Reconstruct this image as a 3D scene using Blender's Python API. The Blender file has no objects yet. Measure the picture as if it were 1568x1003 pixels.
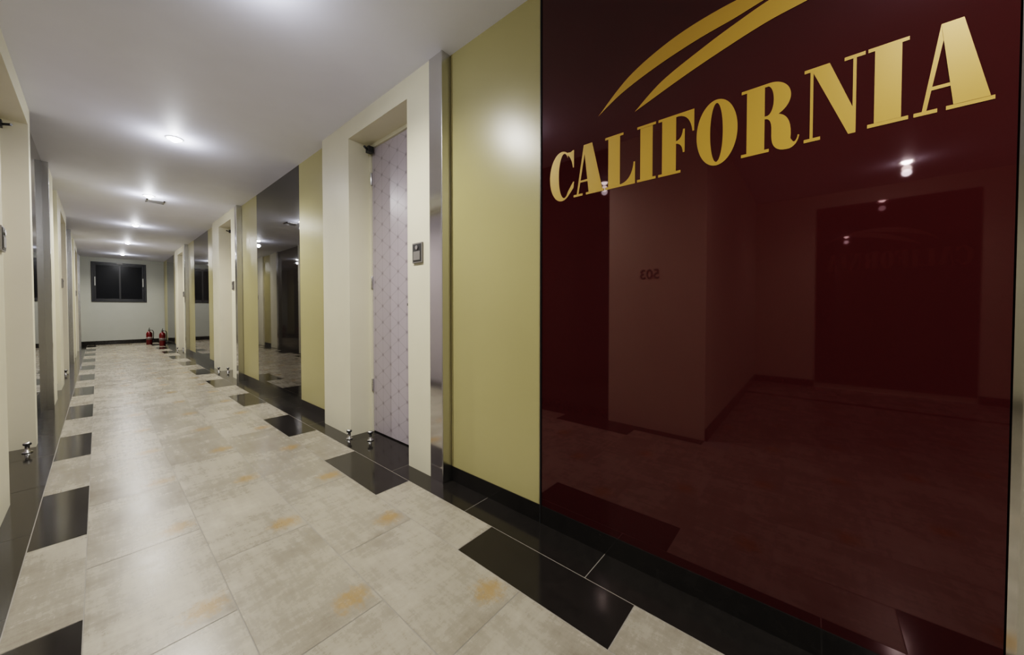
import bpy, bmesh, math, random
from mathutils import Vector
random.seed(3)
scene = bpy.context.scene
H = 2.21
YEND = 13.72
YBACK = -2.6
XR = 1.20      # right panel face
XL = -0.305    # left panel face
CAMH = 0.90

# ------------------------------------------------------------------ materials
def new_mat(name):
    m = bpy.data.materials.new(name); m.use_nodes = True
    nt = m.node_tree
    return m, nt, nt.nodes["Principled BSDF"]

def pmat(name, col, rough=0.5, metal=0.0, spec=0.5, ior=1.5, emis=None, estr=0, noise=0.0, nscale=5, coat=0.0, bump=0.0, bscale=60):
    m, nt, b = new_mat(name)
    b.inputs["Base Color"].default_value = (*col, 1)
    b.inputs["Roughness"].default_value = rough
    b.inputs["Metallic"].default_value = metal
    b.inputs["IOR"].default_value = ior
    b.inputs["Specular IOR Level"].default_value = spec
    b.inputs["Coat Weight"].default_value = coat
    b.inputs["Coat Roughness"].default_value = 0.03
    if emis:
        b.inputs["Emission Color"].default_value = (*emis, 1)
        b.inputs["Emission Strength"].default_value = estr
    tc = nt.nodes.new("ShaderNodeTexCoord")
    n = nt.nodes.new("ShaderNodeTexNoise"); n.inputs["Scale"].default_value = nscale
    n.inputs["Detail"].default_value = 5
    nt.links.new(tc.outputs["Object"], n.inputs["Vector"])
    r = nt.nodes.new("ShaderNodeValToRGB")
    a = 1 - noise
    r.color_ramp.elements[0].position = 0.3; r.color_ramp.elements[1].position = 0.7
    r.color_ramp.elements[0].color = (col[0]*a, col[1]*a, col[2]*a, 1)
    r.color_ramp.elements[1].color = (*[min(1, c*(1+noise*0.5)) for c in col], 1)
    nt.links.new(n.outputs["Fac"], r.inputs["Fac"])
    nt.links.new(r.outputs["Color"], b.inputs["Base Color"])
    if bump > 0:
        n2 = nt.nodes.new("ShaderNodeTexNoise"); n2.inputs["Scale"].default_value = bscale
        nt.links.new(tc.outputs["Object"], n2.inputs["Vector"])
        bp = nt.nodes.new("ShaderNodeBump"); bp.inputs["Strength"].default_value = bump
        bp.inputs["Distance"].default_value = 0.002
        nt.links.new(n2.outputs["Fac"], bp.inputs["Height"])
        nt.links.new(bp.outputs["Normal"], b.inputs["Normal"])
    return m

M_cream = pmat("cream_wall_paint", (0.71, 0.675, 0.535), 0.45, noise=0.03, bump=0.05)
M_ceil = pmat("ceiling_paint", (0.80, 0.82, 0.97), 0.55, noise=0.02, bump=0.05)
M_endwall = pmat("end_wall_paint", (0.44, 0.455, 0.42), 0.35, noise=0.03)
M_gold_panel = pmat("olive_gold_lacquer", (0.385, 0.342, 0.160), 0.30, noise=0.04, nscale=2)
M_red = pmat("maroon_backpainted_glass", (0.031, 0.0040, 0.0045), 0.025, ior=1.60, noise=0.0)
M_red.node_tree.nodes["Principled BSDF"].inputs["Specular Tint"].default_value = (1.0, 0.74, 0.76, 1)
M_blackglass = pmat("black_mirror_glass", (0.012, 0.010, 0.009), 0.02, ior=1.62)
M_black = pmat("black_polished_stone", (0.013, 0.0115, 0.0105), 0.12, ior=1.42, noise=0.2, nscale=30)
M_chrome = pmat("chrome", (0.66, 0.65, 0.64), 0.10, metal=1.0)
M_steel = pmat("brushed_steel", (0.60, 0.60, 0.60), 0.25, metal=1.0)
M_goldletter = pmat("gold_vinyl", (0.44, 0.255, 0.032), 0.40, metal=0.1, noise=0.04)
M_dimletter = pmat("darkened_gold_vinyl", (0.11, 0.035, 0.010), 0.40, noise=0.04)  # letter gold darkened in the colour so the lobby copy looks dim
M_dark = pmat("black_plastic", (0.02, 0.02, 0.022), 0.4)
M_grey = pmat("grey_plastic", (0.18, 0.17, 0.16), 0.35)
M_white = pmat("white_plastic", (0.75, 0.76, 0.74), 0.3)
M_red_paint = pmat("extinguisher_red", (0.11, 0.004, 0.004), 0.25)
M_label = pmat("extinguisher_label", (0.16, 0.12, 0.11), 0.4)
M_bulb = pmat("lamp_lens", (1, 1, 1), 0.3, emis=(1, 0.98, 0.95), estr=200)
M_frame = pmat("dark_window_frame", (0.016, 0.018, 0.024), 0.35)
M_night = pmat("night_window_glass", (0.004, 0.005, 0.008), 0.25, ior=1.25)
M_grout = pmat("tile_grout", (0.23, 0.215, 0.19), 0.8)

def floor_mat():
    m, nt, b = new_mat("beige_stone_tile")
    N, L = nt.nodes, nt.links
    tc = N.new("ShaderNodeTexCoord")
    at = N.new("ShaderNodeAttribute"); at.attribute_name = "tone"
    off = N.new("ShaderNodeVectorMath"); off.operation = 'MULTIPLY_ADD'
    cmb = N.new("ShaderNodeCombineXYZ"); L.new(at.outputs["Fac"], cmb.inputs[2])
    L.new(cmb.outputs[0], off.inputs[0]); off.inputs[1].default_value = (0, 0, 3.0); L.new(tc.outputs["Object"], off.inputs[2])
    def noise(scale, detail, rough, mscale=None, dist=0):
        n = N.new("ShaderNodeTexNoise"); n.inputs["Scale"].default_value = scale
        n.inputs["Detail"].default_value = detail; n.inputs["Roughness"].default_value = rough
        n.inputs["Distortion"].default_value = dist
        if mscale:
            mp = N.new("ShaderNodeMapping"); mp.inputs["Scale"].default_value = mscale
            L.new(off.outputs[0], mp.inputs["Vector"]); L.new(mp.outputs["Vector"], n.inputs["Vector"])
        else: L.new(off.outputs[0], n.inputs["Vector"])
        return n.outputs["Fac"]
    def madd(a, k, c):
        n = N.new("ShaderNodeMath"); n.operation = 'MULTIPLY_ADD'; L.new(a, n.inputs[0]); n.inputs[1].default_value = k
        if isinstance(c, (int, float)): n.inputs[2].default_value = c
        else: L.new(c, n.inputs[2])
        return n.outputs[0]
    big = noise(4.0, 11, 0.68, dist=0.2)
    st1 = noise(1.0, 9, 0.70, (40, 5, 3))
    st2 = noise(1.0, 9, 0.70, (6, 36, 3))
    fine = noise(90, 5, 0.8)
    v = madd(big, 0.44, madd(st1, 0.22, madd(st2, 0.19, madd(fine, 0.15, 0))))
    v = madd(at.outputs["Fac"], 0.020, v)
    r = N.new("ShaderNodeValToRGB")
    e = r.color_ramp.elements
    e[0].position = 0.39; e[0].color = (0.160, 0.138, 0.104, 1)
    e[1].position = 0.63; e[1].color = (0.345, 0.315, 0.258, 1)
    k = e.new(0.50); k.color = (0.240, 0.216, 0.173, 1)
    L.new(v, r.inputs["Fac"])
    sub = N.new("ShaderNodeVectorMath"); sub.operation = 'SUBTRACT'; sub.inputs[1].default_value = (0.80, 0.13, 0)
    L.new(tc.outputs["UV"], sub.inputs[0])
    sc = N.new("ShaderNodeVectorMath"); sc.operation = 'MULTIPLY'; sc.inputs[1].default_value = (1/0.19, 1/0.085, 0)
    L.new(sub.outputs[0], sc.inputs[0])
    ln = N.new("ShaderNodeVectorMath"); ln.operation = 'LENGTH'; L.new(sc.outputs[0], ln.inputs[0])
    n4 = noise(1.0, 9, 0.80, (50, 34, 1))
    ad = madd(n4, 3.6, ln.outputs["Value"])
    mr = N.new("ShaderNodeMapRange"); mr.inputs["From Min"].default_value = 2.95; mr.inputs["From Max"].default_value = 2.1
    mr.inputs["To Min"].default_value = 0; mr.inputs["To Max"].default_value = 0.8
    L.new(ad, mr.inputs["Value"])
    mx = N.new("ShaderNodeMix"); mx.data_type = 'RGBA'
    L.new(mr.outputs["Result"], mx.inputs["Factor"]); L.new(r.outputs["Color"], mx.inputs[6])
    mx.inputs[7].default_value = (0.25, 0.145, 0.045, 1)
    L.new(mx.outputs[2], b.inputs["Base Color"])
    rr = N.new("ShaderNodeMapRange"); rr.inputs["From Min"].default_value = 0.4; rr.inputs["From Max"].default_value = 0.6
    rr.inputs["To Min"].default_value = 0.22; rr.inputs["To Max"].default_value = 0.32
    L.new(v, rr.inputs["Value"]); L.new(rr.outputs["Result"], b.inputs["Roughness"])
    return m
M_tile = floor_mat()

def door_mat():
    m, nt, b = new_mat("lilac_star_pattern_door")
    N, L = nt.nodes, nt.links
    tc = N.new("ShaderNodeTexCoord")
    sp = N.new("ShaderNodeSeparateXYZ"); L.new(tc.outputs["Object"], sp.inputs[0])
    S = 0.10
    def fam(ang, width):
        ca, sa = math.cos(ang)/S, math.sin(ang)/S
        a = N.new("ShaderNodeMath"); a.operation = 'MULTIPLY'; a.inputs[1].default_value = ca; L.new(sp.outputs["Y"], a.inputs[0])
        c = N.new("ShaderNodeMath"); c.operation = 'MULTIPLY_ADD'; c.inputs[1].default_value = sa; L.new(sp.outputs["Z"], c.inputs[0]); L.new(a.outputs[0], c.inputs[2])
        f = N.new("ShaderNodeMath"); f.operation = 'PINGPONG'; f.inputs[1].default_value = 0.5; L.new(c.outputs[0], f.inputs[0])
        res = []
        for wdt in (width, 0.17):
            mr = N.new("ShaderNodeMapRange"); mr.inputs["From Min"].default_value = 0; mr.inputs["From Max"].default_value = wdt
            mr.inputs["To Min"].default_value = 1; mr.inputs["To Max"].default_value = 0
            L.new(f.outputs[0], mr.inputs["Value"]); res.append(mr.outputs["Result"])
        return res
    fs = [fam(math.radians(a), 0.045) for a in (0, 60, 120)]
    def mth(op, a, c):
        n = N.new("ShaderNodeMath"); n.operation = op
        L.new(a, n.inputs[0])
        if isinstance(c, (int, float)): n.inputs[1].default_value = c
        else: L.new(c, n.inputs[1])
        return n.outputs[0]
    lines = mth('MAXIMUM', mth('MAXIMUM', fs[0][0], fs[1][0]), fs[2][0])
    near = mth('MULTIPLY', mth('MULTIPLY', fs[0][1], fs[1][1]), fs[2][1])
    near = mth('POWER', near, 0.6)
    t = mth('MAXIMUM', mth('MULTIPLY', lines, 0.32), mth('MULTIPLY', near, 1.0))
    mx = N.new("ShaderNodeMix"); mx.data_type = 'RGBA'
    L.new(t, mx.inputs["Factor"])
    mx.inputs[6].default_value = (0.43, 0.39, 0.44, 1)
    mx.inputs[7].default_value = (0.16, 0.135, 0.15, 1)
    L.new(mx.outputs[2], b.inputs["Base Color"])
    b.inputs["Roughness"].default_value = 0.3
    return m
M_door = door_mat()

# ------------------------------------------------------------------ mesh builder
class MB:
    def __init__(s, name):
        s.name = name; s.bm = bmesh.new(); s.mats = []
        s.uv = s.bm.loops.layers.uv.new("UVMap")
        s.tone = s.bm.faces.layers.float.new("tone")
    def mi(s, m):
        if m not in s.mats: s.mats.append(m)
        return s.mats.index(m)
    def box(s, x0, x1, y0, y1, z0, z1, m):
        if x0 > x1: x0, x1 = x1, x0
        if y0 > y1: y0, y1 = y1, y0
        i = s.mi(m)
        v = [s.bm.verts.new(p) for p in ((x0,y0,z0),(x1,y0,z0),(x1,y1,z0),(x0,y1,z0),(x0,y0,z1),(x1,y0,z1),(x1,y1,z1),(x0,y1,z1))]
        for q in ((0,3,2,1),(4,5,6,7),(0,1,5,4),(1,2,6,5),(2,3,7,6),(3,0,4,7)):
            f = s.bm.faces.new([v[k] for k in q]); f.material_index = i
    def quad(s, x0, x1, y0, y1, z, m, uv=(0,0,1,1)):
        v = [s.bm.verts.new(p) for p in ((x0,y0,z),(x1,y0,z),(x1,y1,z),(x0,y1,z))]
        f = s.bm.faces.new(v); f.material_index = s.mi(m); f[s.tone] = random.uniform(-1, 1)
        for l, c in zip(f.loops, ((uv[0],uv[1]),(uv[2],uv[1]),(uv[2],uv[3]),(uv[0],uv[3]))): l[s.uv].uv = c
    def lathe(s, prof, c, m, axis='Z', n=24, smooth=True):
        i = s.mi(m); rings = []
        for (r, h) in prof:
            ring = []
            for k in range(n):
                a = 2*math.pi*k/n
                p = (r*math.cos(a), r*math.sin(a), h)
                if axis == 'X': p = (h, p[0], p[1])
                if axis == 'Y': p = (p[0], h, p[1])
                ring.append(s.bm.verts.new((c[0]+p[0], c[1]+p[1], c[2]+p[2])))
            rings.append(ring)
        for a, b2 in zip(rings[:-1], rings[1:]):
            for k in range(n):
                f = s.bm.faces.new((a[k], a[(k+1)%n], b2[(k+1)%n], b2[k])); f.material_index = i; f.smooth = smooth
        for ring in (rings[0], rings[-1]):
            try:
                f = s.bm.faces.new(ring); f.material_index = i
            except Exception: pass
    def tube(s, pts, r, m, n=8):
        i = s.mi(m); rings = []
        P = [Vector(p) for p in pts]
        for j, p in enumerate(P):
            d = (P[min(j+1, len(P)-1)] - P[max(j-1, 0)]).normalized()
            up = Vector((0,0,1)) if abs(d.z) < .9 else Vector((1,0,0))
            a = d.cross(up).normalized(); b2 = d.cross(a)
            rings.append([s.bm.verts.new(p + a*r*math.cos(2*math.pi*k/n) + b2*r*math.sin(2*math.pi*k/n)) for k in range(n)])
        for a, b2 in zip(rings[:-1], rings[1:]):
            for k in range(n):
                f = s.bm.faces.new((a[k], a[(k+1)%n], b2[(k+1)%n], b2[k])); f.material_index = i; f.smooth = True
        for ring in (rings[0], rings[-1]):
            f = s.bm.faces.new(ring); f.material_index = i
    def done(s, bevel=0, parent=None, center=True):
        bmesh.ops.recalc_face_normals(s.bm, faces=s.bm.faces)
        loc = Vector((0,0,0))
        if center:
            vs = [v.co for v in s.bm.verts]
            loc = Vector(((min(v.x for v in vs)+max(v.x for v in vs))/2, (min(v.y for v in vs)+max(v.y for v in vs))/2, min(v.z for v in vs)))
            bmesh.ops.translate(s.bm, verts=s.bm.verts, vec=-loc)
        me = bpy.data.meshes.new(s.name); s.bm.to_mesh(me); s.bm.free()
        for m in s.mats: me.materials.append(m)
        o = bpy.data.objects.new(s.name, me); scene.collection.objects.link(o); o.location = loc
        if bevel:
            md = o.modifiers.new("bevel", 'BEVEL'); md.width = bevel; md.segments = 2; md.limit_method = 'ANGLE'
        if parent: o.parent = parent
        return o

# ------------------------------------------------------------------ floor
fl = MB("floor")
G = 0.0014
def column(x0, x1, y_start, y0, y1, m=None, alt=None):
    k = math.floor((y0 - y_start)/0.6)
    y = y_start + k*0.6
    while y < y1-1e-6:
        a, b2 = max(y, y0), min(y+0.6, y1)
        if b2 - a > 0.01:
            mm = m
            if alt is not None: mm = M_black if (k % 2 == alt) else M_tile
            fl.quad(x0+G, x1-G, a+G, b2-G, 0, mm, (0, (a-y)/0.6, (x1-x0)/0.3, (b2-y)/0.6))
        y += 0.6; k += 1
column(-0.04, 0.26, 0.1, YBACK, YEND, M_tile)
column(0.26, 0.56, 0.4, YBACK, YEND, M_tile)
column(0.56, 0.86, 0.1, YBACK, YEND, M_tile)
column(0.86, 1.045, 0.4, YBACK, YEND, alt=0)
column(-0.185, -0.04, 0.4, 0.4, YEND, alt=1)
column(1.045, 1.37, 0.57, YBACK, YEND, M_black)
column(-0.47, -0.185, 0.57, 0.55, YEND, M_black)
x = -0.04; j = 0
while x > -3.0:
    x0 = max(x-0.3, -3.0)
    column(x0, x, 0.4 + 0.3*(j % 2), YBACK, 0.4 if j == 0 else 0.55, M_tile)
    x -= 0.3; j += 1
fl.box(-3.3, 1.6, YBACK-0.2, YEND+0.3, -0.08, -0.0010, M_grout)
fl.quad(-2.24, -2.16, YBACK, 0.55, 0.0008, M_black)
fl.done(center=False)

c = MB("ceiling"); c.box(-3.3, 1.6, YBACK-0.2, YEND+0.3, H, H+0.1, M_ceil); c.done()

# ------------------------------------------------------------------ side walls
door_n = [0]
def build_side(side, xw, prot, segs, openh=2.09, dd=0.11):
    nm = "right" if side > 0 else "left"
    X = lambda d: xw + side*d
    w = MB("wall_"+nm); bb = MB("baseboard_"+nm)
    for kind, y0, y1 in segs:
        if kind in ("gold", "glass", "red"):
            w.box(X(0.02), X(0.28), y0, y1, 0, H, M_cream)
            bb.box(X(-0.004), X(0.02), y0, y1, 0, 0.075, M_black)
            nmn = {"gold": "wall_panel_gold", "glass": "wall_panel_black_glass", "red": "wall_panel_red_glass"}[kind]
            mt = {"gold": M_gold_panel, "glass": M_blackglass, "red": M_red}[kind]
            p = MB(nmn); p.box(X(0), X(0.02), y0+0.0015, y1-0.0015, 0.075, H, mt); p.done()
        elif kind == "strip":
            w.box(X(-prot), X(0.28), y0, y1, 0, H, M_cream)
        elif kind == "chrome":
            w.box(X(0.02), X(0.28), y0, y1, 0, H, M_cream)
            p = MB("trim_chrome_pillar")
            p.box(X(-prot-0.004), X(0.02), y0+0.010, y1, 0, H, M_chrome)
            p.box(X(-prot-0.007), X(0.02), y0, y0+0.010, 0, H, M_steel)
            p.done(0.001)
        elif kind == "open":
            w.box(X(-prot), X(0.28), y0, y1, openh, H, M_cream)
            w.box(X(dd+0.06), X(0.28), y0, y1, 0, openh, M_cream)
            door_n[0] += 1
            d = MB("door_%d" % door_n[0])
            for a, b2 in ((y0, y0+0.025), (y1-0.025, y1)):
                d.box(X(dd-0.012), X(dd+0.06), a, b2, 0, openh, M_cream)
            d.box(X(dd-0.012), X(dd+0.06), y0+0.025, y1-0.025, openh-0.025, openh, M_cream)
            d.box(X(dd), X(dd+0.045), y0+0.028, y1-0.028, 0.008, openh-0.028, M_door)
            hy = y0+0.075
            d.box(X(dd-0.006), X(dd), hy-0.02, hy+0.02, 0.86, 1.0, M_steel)
            d.lathe([(0.009, 0), (0.009, 0.04)], (X(dd-0.046) if side > 0 else X(dd), hy, 0.93), M_steel, 'X', 12)
            d.box(X(dd-0.052), X(dd-0.040), hy-0.01, hy+0.10, 0.922, 0.938, M_dark)
            d.box(X(dd-0.05), X(dd-0.012), y1-0.075, y1-0.03, openh-0.07, openh-0.028, M_dark)
            d.tube([(X(dd-0.05), y1-0.05, openh-0.05), (X(dd-0.085), y1-0.08, openh-0.05)], 0.008, M_dark)
            for hz in (0.3, 1.05, 1.8):
                d.lathe([(0.008, 0), (0.008, 0.09)], (X(dd-0.008), y1-0.027, hz), M_steel, 'Z', 10)
            d.done(0.0008)
    w.done(); bb.done()

segR = []
segR += [("strip", YBACK, -1.2), ("gold", -1.2, -0.40), ("strip", -0.40, -0.335), ]
segR += [("red", -0.31, 0.861), ("gold", 0.865, 1.44)]
z0 = 1.44
while z0 < YEND-0.1:
    pts = [("chrome", 0, .11), ("strip", .11, .32), ("open", .32, 1.04), ("strip", 1.04, 1.48), ("gold", 1.48, 2.12), ("glass", 2.12, 3.44), ("gold", 3.44, 4.08)]
    for k, a, b2 in pts:
        ya, yb = z0+a, min(z0+b2, YEND)
        if ya < YEND-0.02:
            if k == "open" and z0+b2 > YEND: k = "strip"
            segR.append((k, ya, yb))
    z0 += 4.08
build_side(+1, XR, 0.05, segR)
for (a, b2) in ((-0.335, -0.31), (0.861, 0.865)):
    t = MB("trim_panel_edge"); t.box(XR-0.006, XR+0.28, a, b2, 0, H, M_chrome if a < 0 else M_dark); t.done()

segL = [("strip", 0.67, 1.25), ("glass", 1.25, 2.35), ("strip", 2.35, 2.80), ("open", 2.80, 3.86)]
e = 3.86
while e < YEND:
    for k, a, b2 in [("strip", 0, .10), ("glass", .10, 1.33), ("chrome", 1.33, 1.44), ("strip", 1.44, 1.9), ("gold", 1.9, 2.5), ("strip", 2.5, 3.02), ("open", 3.02, 4.08)]:
        ya, yb = e+a, min(e+b2, YEND)
        if ya < YEND-0.02:
            if k == "open" and e+b2 > YEND: k = "strip"
            segL.append((k, ya, yb))
    e += 4.08
build_side(-1, XL, 0.03, segL)

w = MB("wall_end")
wx0, wx1, wz0, wz1 = -0.10, 0.86, 1.09, 2.10
Y0, Y1 = YEND, YEND+0.2
w.box(-0.6, wx0, Y0, Y1, 0, H, M_endwall); w.box(wx1, 1.5, Y0, Y1, 0, H, M_endwall)
w.box(wx0, wx1, Y0, Y1, 0, wz0, M_endwall); w.box(wx0, wx1, Y0, Y1, wz1, H, M_endwall)
w.done()
b = MB("baseboard_end"); b.box(XL+0.004, XR-0.06, YEND-0.015, YEND, 0, 0.10, M_black)
b.done()
wd = MB("window_1")
def frame(x0, x1, z0_, z1_, y0, y1, t, m):
    wd.box(x0, x0+t, y0, y1, z0_, z1_, m); wd.box(x1-t, x1, y0, y1, z0_, z1_, m)
    wd.box(x0+t, x1-t, y0, y1, z0_, z0_+t, m); wd.box(x0+t, x1-t, y0, y1, z1_-t, z1_, m)
frame(wx0, wx1, wz0, wz1, Y0-0.02, Y0+0.10, 0.045, M_frame)
xm = (wx0+wx1)/2
frame(wx0+0.045, xm+0.02, wz0+0.045, wz1-0.045, Y0+0.01, Y0+0.04, 0.035, M_frame)
frame(xm-0.02, wx1-0.045, wz0+0.045, wz1-0.045, Y0+0.045, Y0+0.075, 0.035, M_frame)
wd.box(wx0+0.08, xm-0.015, Y0+0.022, Y0+0.028, wz0+0.08, wz1-0.08, M_night)
wd.box(xm+0.015, wx1-0.08, Y0+0.057, Y0+0.063, wz0+0.08, wz1-0.08, M_night)
for glint_x in (wx0+0.062, wx1-0.062):  # white bars in place of the bright reflections at the window sides
    wd.box(glint_x-0.008, glint_x+0.008, Y0-0.012, Y0+0.045, 1.50, 1.72, M_white)
wd.box(xm-0.05, xm+0.05, Y0-0.035, Y0-0.02, wz1-0.04, wz1, M_grey)
wd.done(0.002)

w = MB("wall_lobby_side"); w.box(-3.0, XL+0.03, 0.55, 0.67, 0, H, M_cream); w.done()
w = MB("wall_lobby_end"); w.box(-3.2, -3.0, YBACK, 0.67, 0, H, M_cream); w.done()
w = MB("wall_back"); w.box(-3.2, 1.5, YBACK-0.2, YBACK, 0, H, M_cream); w.done()
p = MB("wall_panel_red_glass"); p.box(-3.0, -2.985, -1.20, -0.03, 0.06, 2.05, M_red); p.done()
b = MB("baseboard_lobby"); b.box(-3.0, -2.98, YBACK, -1.21, 0, 0.075, M_black); b.box(-3.0, -2.98, -0.02, 0.55, 0, 0.075, M_black)
b.box(-2.98, XL+0.03, 0.535, 0.55, 0, 0.075, M_black); b.done()

# ------------------------------------------------------------------ logo lettering
def poly_mesh(polys):
    out = []
    for pl in polys:
        cu = bpy.data.curves.new("tmp", 'CURVE'); cu.dimensions = '2D'; cu.fill_mode = 'BOTH'
        for ring in pl:
            sp = cu.splines.new('POLY'); sp.points.add(len(ring)-1)
            for q, pt in zip(ring, sp.points): pt.co = (q[0], q[1], 0, 1)
            sp.use_cyclic_u = True
        ob = bpy.data.objects.new("tmp", cu); scene.collection.objects.link(ob)
        bpy.context.view_layer.update()
        me = bpy.data.meshes.new_from_object(ob.evaluated_get(bpy.context.evaluated_depsgraph_get()))
        out.append(([v.co.copy() for v in me.vertices], [list(f.vertices) for f in me.polygons]))
        bpy.data.objects.remove(ob); bpy.data.meshes.remove(me)
    return out
def arc(cx, cy, rx, ry, a0, a1, n=24):
    return [(cx+rx*math.cos(math.radians(a0+(a1-a0)*i/n)), cy+ry*math.sin(math.radians(a0+(a1-a0)*i/n))) for i in range(n+1)]
def rect(x0, y0, x1, y1): return [(x0,y0),(x1,y0),(x1,y1),(x0,y1)]
def qb(p0, p1, p2, n=8):
    return [((1-t)**2*p0[0]+2*t*(1-t)*p1[0]+t*t*p2[0], (1-t)**2*p0[1]+2*t*(1-t)*p1[1]+t*t*p2[1]) for t in [i/n for i in range(n+1)]]
t = 0.045
LET = {}
LET['I'] = [[rect(0,0,1,t)], [rect(0,1-t,1,1)], [rect(.17,t,.83,1-t)]]
LET['L'] = [[rect(0,0,1,t)], [rect(0,1-t,.62,1)], [rect(.11,t,.51,1-t)], [qb((.55,t),(.9,.08),(.955,.40))+[(1,.40),(1,t)]]]
LET['F'] = [[rect(0,0,.64,t)], [rect(0,1-t,1,1)], [rect(.11,t,.51,1-t)], [qb((.58,1-t),(.9,.93),(.955,.64))+[(1,.64),(1,1-t)]],
            [[(.50,.505)]+qb((.50,.505),(.68,.49),(.70,.33))+[(.75,.33),(.75,.72),(.70,.72)]+qb((.70,.72),(.68,.56),(.50,.545))]]
LET['A'] = [[[(.34,1.01),(.62,1.01),(.95,t),(.51,t)]], [[(.34,1.01),(.40,.93),(.17,t),(.11,t)]], [rect(.0,0,.31,t)], [rect(.42,0,1,t)], [[(.18,.27),(.60,.27),(.585,.31),(.19,.31)]]]
LET['O'] = [[arc(.5,.5,.5,.52,0,360,56)[:-1], arc(.5,.5,.155,.465,0,360,56)[:-1]]]
LET['C'] = [[arc(.50,.5,.50,.52,62,302,40)+[(.97,.20),(1,.33),(.955,.33)]+arc(.60,.5,.225,.465,-50,-310,40)],
            [[(.945,.98),(.99,.98),(.99,.62),(.95,.62)]+qb((.95,.62),(.90,.86),(.70,.93),6)+[(.735,.965),(.85,.955)]]]
LET['R'] = [[rect(0,0,.50,t)], [rect(.10,t,.42,1-t)], [rect(0,1-t,.5,1)],
            [[(.42,1)]+arc(.50,.745,.36,.255,90,-90,24)+[(.42,.49),(.42,.53)]+arc(.46,.745,.115,.215,-90,90,20)+[(.42,.96)]],
            [[(.42,.53),(.42,.49)]+qb((.42,.49),(.55,.49),(.54,.28),6)+qb((.54,.22),(.54,-.02),(.80,-.02),8)+qb((.84,-.02),(.97,.0),(1.0,.14),6)+[(.975,.15)]+qb((.97,.12),(.93,.03),(.89,.08),5)+qb((.86,.12),(.90,.50),(.58,.53),10)]]
LET['N'] = [[rect(.0,0,.30,t)], [rect(.11,t,.165,1-t)], [[(.0,1),(.45,1),(.90,.24),(.90,-.01),(.78,-.01),(.165,.93),(.11,1-t),(0,1-t)]], [rect(.845,.22,.90,1-t)], [rect(.70,1-t,1.04,1)]]
spans = [('C',0,.112),('A',.110,.236),('L',.240,.350),('I',.357,.419),('F',.427,.534),('O',.541,.648),('R',.657,.786),('N',.795,.903),('I',.912,.978),('A',.986,1.098)]
logo = MB("california_wall_lettering")
cnt = [0]
def add_poly(polys, ox, sx, oz, sz):
    mi_ = logo.mi(M_goldletter)
    for verts, faces in poly_mesh(polys):
        cnt[0] += 1
        XF = XR - 0.0010 - 0.00012*(cnt[0] % 7)
        vs = [logo.bm.verts.new((XF, 0.818-(ox+v.x*sx), oz+v.y*sz)) for v in verts]
        for f in faces:
            try:
                ff = logo.bm.faces.new([vs[i] for i in f]); ff.material_index = mi_
            except Exception: pass
for ch, a, b2 in spans:
    add_poly(LET[ch], a, b2-a, 1.332, 0.186)
def sm(pts, n=8):
    out = []
    P = [pts[0]]+pts+[pts[-1]]
    for i in range(1, len(P)-2):
        for k in range(n):
            u = k/n
            out.append(tuple(0.5*((2*P[i][d])+(-P[i-1][d]+P[i+1][d])*u+(2*P[i-1][d]-5*P[i][d]+4*P[i+1][d]-P[i+2][d])*u*u+(-P[i-1][d]+3*P[i][d]-3*P[i+1][d]+P[i+2][d])*u**3) for d in (0,1)))
    out.append(pts[-1]); return out
up1 = [(.606,1.606),(.494,1.700),(.3625,1.757),(.2305,1.782),(.10,1.784),(-.05,1.765),(-.20,1.71),(-.32,1.63)]
lo1 = [(-.32,1.63),(-.20,1.695),(-.05,1.742),(.06,1.752),(.109,1.750),(.18,1.737),(.2846,1.722),(.404,1.694),(.5175,1.655),(.606,1.606)]
up2 = [(.4707,1.574),(.383,1.640),(.266,1.690),(.18,1.720),(.09,1.745),(.0,1.748),(-.10,1.735)]
lo2 = [(-.10,1.735),(-.0105,1.703),(.102,1.687),(.2135,1.659),(.3228,1.626),(.4707,1.574)]
for u_, l_ in ((up1, lo1), (up2, lo2)):
    ring = [(0.818-y, z) for y, z in sm(u_)[:-1] + sm(l_)[:-1]]
    add_poly([[ring]], 0, 1, 0, 1)
lo_ = logo.done()
# same lettering, gold darkened to look faint, on the red panel across the lobby
me2 = lo_.data.copy(); me2.materials.clear(); me2.materials.append(M_dimletter)
l2_ = bpy.data.objects.new("california_wall_lettering", me2); scene.collection.objects.link(l2_)
l2_.rotation_euler = (0, 0, math.pi); l2_.location = (-2.985+0.0022, -0.615, lo_.location.z); l2_.scale = (1, 0.95, 0.95)

cu = bpy.data.curves.new("room_number", 'FONT'); cu.body = "503"; cu.size = 0.10; cu.extrude = 0.002; cu.align_x = 'CENTER'
o = bpy.data.objects.new("room_number_sign", cu); scene.collection.objects.link(o)
o.rotation_euler = (math.pi/2, 0, math.pi/2); o.location = (XL+0.03+0.003, 0.93, 1.13); cu.materials.append(M_grey)

def card_reader(side, xs, y, z):
    r = MB("card_reader")
    X = lambda d: xs - side*d
    r.box(X(0), X(0.010), y-0.045, y+0.045, z-0.055, z+0.055, M_grey)
    r.box(X(0.010), X(0.012), y-0.038, y+0.038, z-0.048, z+0.048, M_dark)
    r.box(X(0.012), X(0.014), y-0.030, y+0.030, z-0.040, z+0.008, M_grey)
    r.lathe([(0.012, 0), (0.012, 0.004)], (X(0.012) if side < 0 else X(0.016), y, z+0.028), M_steel, 'X', 16)
    r.done(0.002)
for k in range(3):
    card_reader(1, XR-0.0502, 1.44+4.08*k+0.215, 1.21)
for y in (2.72, 6.8, 10.88): card_reader(-1, XL+0.0302, y, 1.21)

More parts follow.
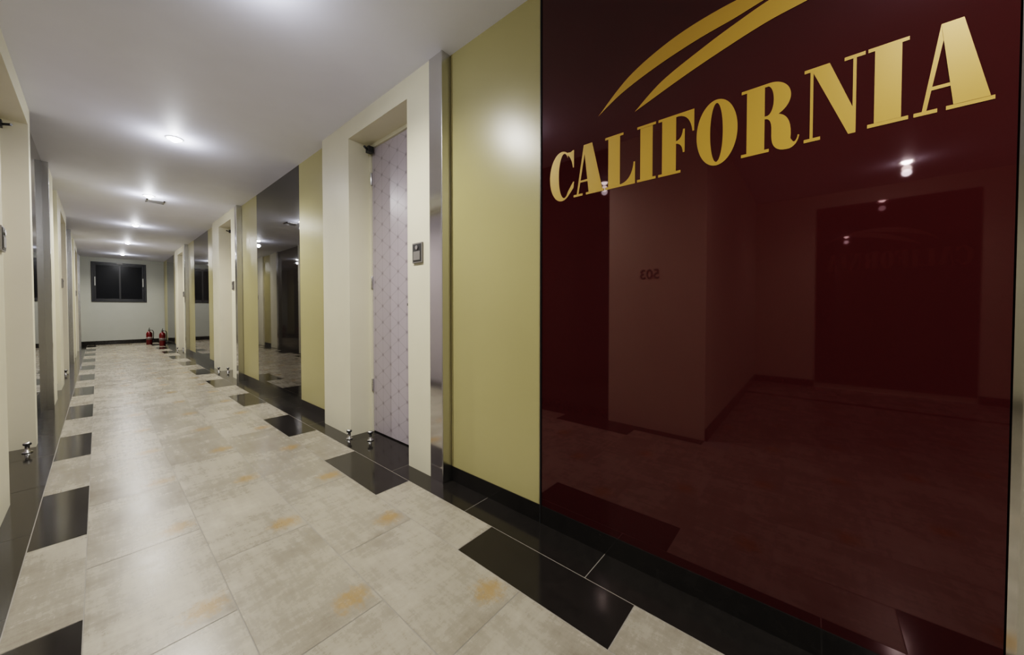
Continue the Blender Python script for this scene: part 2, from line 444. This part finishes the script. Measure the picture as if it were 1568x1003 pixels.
def door_stop(x, y):
    d = MB("door_stop")
    d.lathe([(0.022,0),(0.022,0.006),(0.010,0.012),(0.010,0.045),(0.016,0.048),(0.016,0.062),(0.008,0.066)], (x,y,0.0), M_steel, 'Z', 20)
    d.lathe([(0.0175,0.05),(0.0175,0.06)], (x,y,0), M_dark, 'Z', 20)
    d.done()
for k in range(3):
    door_stop(1.12, 2.44+4.08*k); door_stop(1.20, 2.30+4.08*k)
door_stop(-0.30, 3.74); door_stop(-0.30, 7.82)

def extinguisher(x, y):
    e_ = MB("fire_extinguisher")
    e_.lathe([(0.06,0),(0.066,0.01),(0.066,0.30),(0.060,0.335),(0.04,0.365),(0.02,0.38),(0.02,0.40)], (x,y,0), M_red_paint)
    e_.lathe([(0.0665,0.14),(0.0665,0.22)], (x,y,0), M_label)
    e_.lathe([(0.023,0.40),(0.023,0.43),(0.015,0.435)], (x,y,0), M_steel)
    e_.box(x-0.012,x+0.012,y-0.09,y+0.02,0.432,0.440,M_dark)
    e_.tube([(x,y+0.01,0.44),(x,y-0.04,0.47),(x,y-0.10,0.485)],0.008,M_dark)
    e_.tube([(x+0.02,y,0.415),(x+0.07,y,0.41),(x+0.088,y,0.36),(x+0.085,y,0.22),(x+0.078,y,0.12)],0.010,M_dark)
    e_.lathe([(0.014,0.05),(0.02,0.12)], (x+0.080,y,0), M_dark, 'Z', 12)
    o = e_.done(); o.scale = (0.88, 0.88, 0.88)
extinguisher(0.84, 12.9); extinguisher(1.02, 12.2)

v = MB("ceiling_vent")
vx, vy, r_ = 0.47, 6.08, 0.08
for a in ((vx-r_, vx-r_+.015, vy-r_, vy+r_), (vx+r_-.015, vx+r_, vy-r_, vy+r_), (vx-r_, vx+r_, vy-r_, vy-r_+.015), (vx-r_, vx+r_, vy+r_-.015, vy+r_)):
    v.box(a[0], a[1], a[2], a[3], H-0.010, H, M_steel)
for k in range(6):
    yy = vy-r_+0.025+k*0.0215
    v.box(vx-r_+.015, vx+r_-.015, yy, yy+0.008, H-0.008, H-0.002, M_grey)
v.done()

# ------------------------------------------------------------------ downlights
def downlight(x, y, power, pt=0.02):
    d = MB("downlight")
    d.lathe([(0.036,-0.002),(0.046,-0.008),(0.054,-0.004),(0.054,0.0)], (x,y,H), M_white)
    d.lathe([(0.001,-0.026),(0.016,-0.023),(0.027,-0.014),(0.032,-0.002)], (x,y,H), M_bulb)
    o = d.done()
    def lamp(nm, typ, en, z, col, size=None, blend=1.0):
        l = bpy.data.lights.new(nm, typ); l.energy = en; l.shadow_soft_size = 0.03; l.color = col
        if typ == 'SPOT': l.spot_size = math.radians(size); l.spot_blend = blend
        lo = bpy.data.objects.new(nm, l); scene.collection.objects.link(lo); lo.parent = o
        lo.location = Vector((x, y, z)) - o.location
    lamp("beam_wide", 'SPOT', power*0.66, H-0.065, (1.0, 0.94, 0.85), 158)
    lamp("beam_narrow", 'SPOT', power*0.34, H-0.065, (1.0, 0.945, 0.86), 75)
    lamp("ceiling_fill", 'POINT', power*pt, H-0.10, (0.92, 0.94, 1.0))  # added point light floating below the fixture, brightens the ceiling
for y in (-0.45, 1.65, 3.74, 5.84, 8.05, 10.3, 12.5):
    downlight(0.40, y, 122 if y > 0 else 105)
downlight(-2.26, -0.62, 42)

wo = bpy.data.worlds.new("world"); scene.world = wo; wo.use_nodes = True
wo.node_tree.nodes["Background"].inputs[0].default_value = (0.01, 0.012, 0.02, 1)

cd = bpy.data.cameras.new("camera"); cd.sensor_width = 36; cd.lens = 540/1568*36
cd.shift_y = -17.5/1568; cd.clip_start = 0.02
co = bpy.data.objects.new("camera", cd); scene.collection.objects.link(co)
co.location = (0, 0, CAMH); co.rotation_euler = (math.radians(90-1.1), 0, math.radians(-49.58))
scene.camera = co
scene.view_settings.view_transform = 'Filmic'
scene.view_settings.look = 'Medium High Contrast'
scene.view_settings.exposure = 0.25
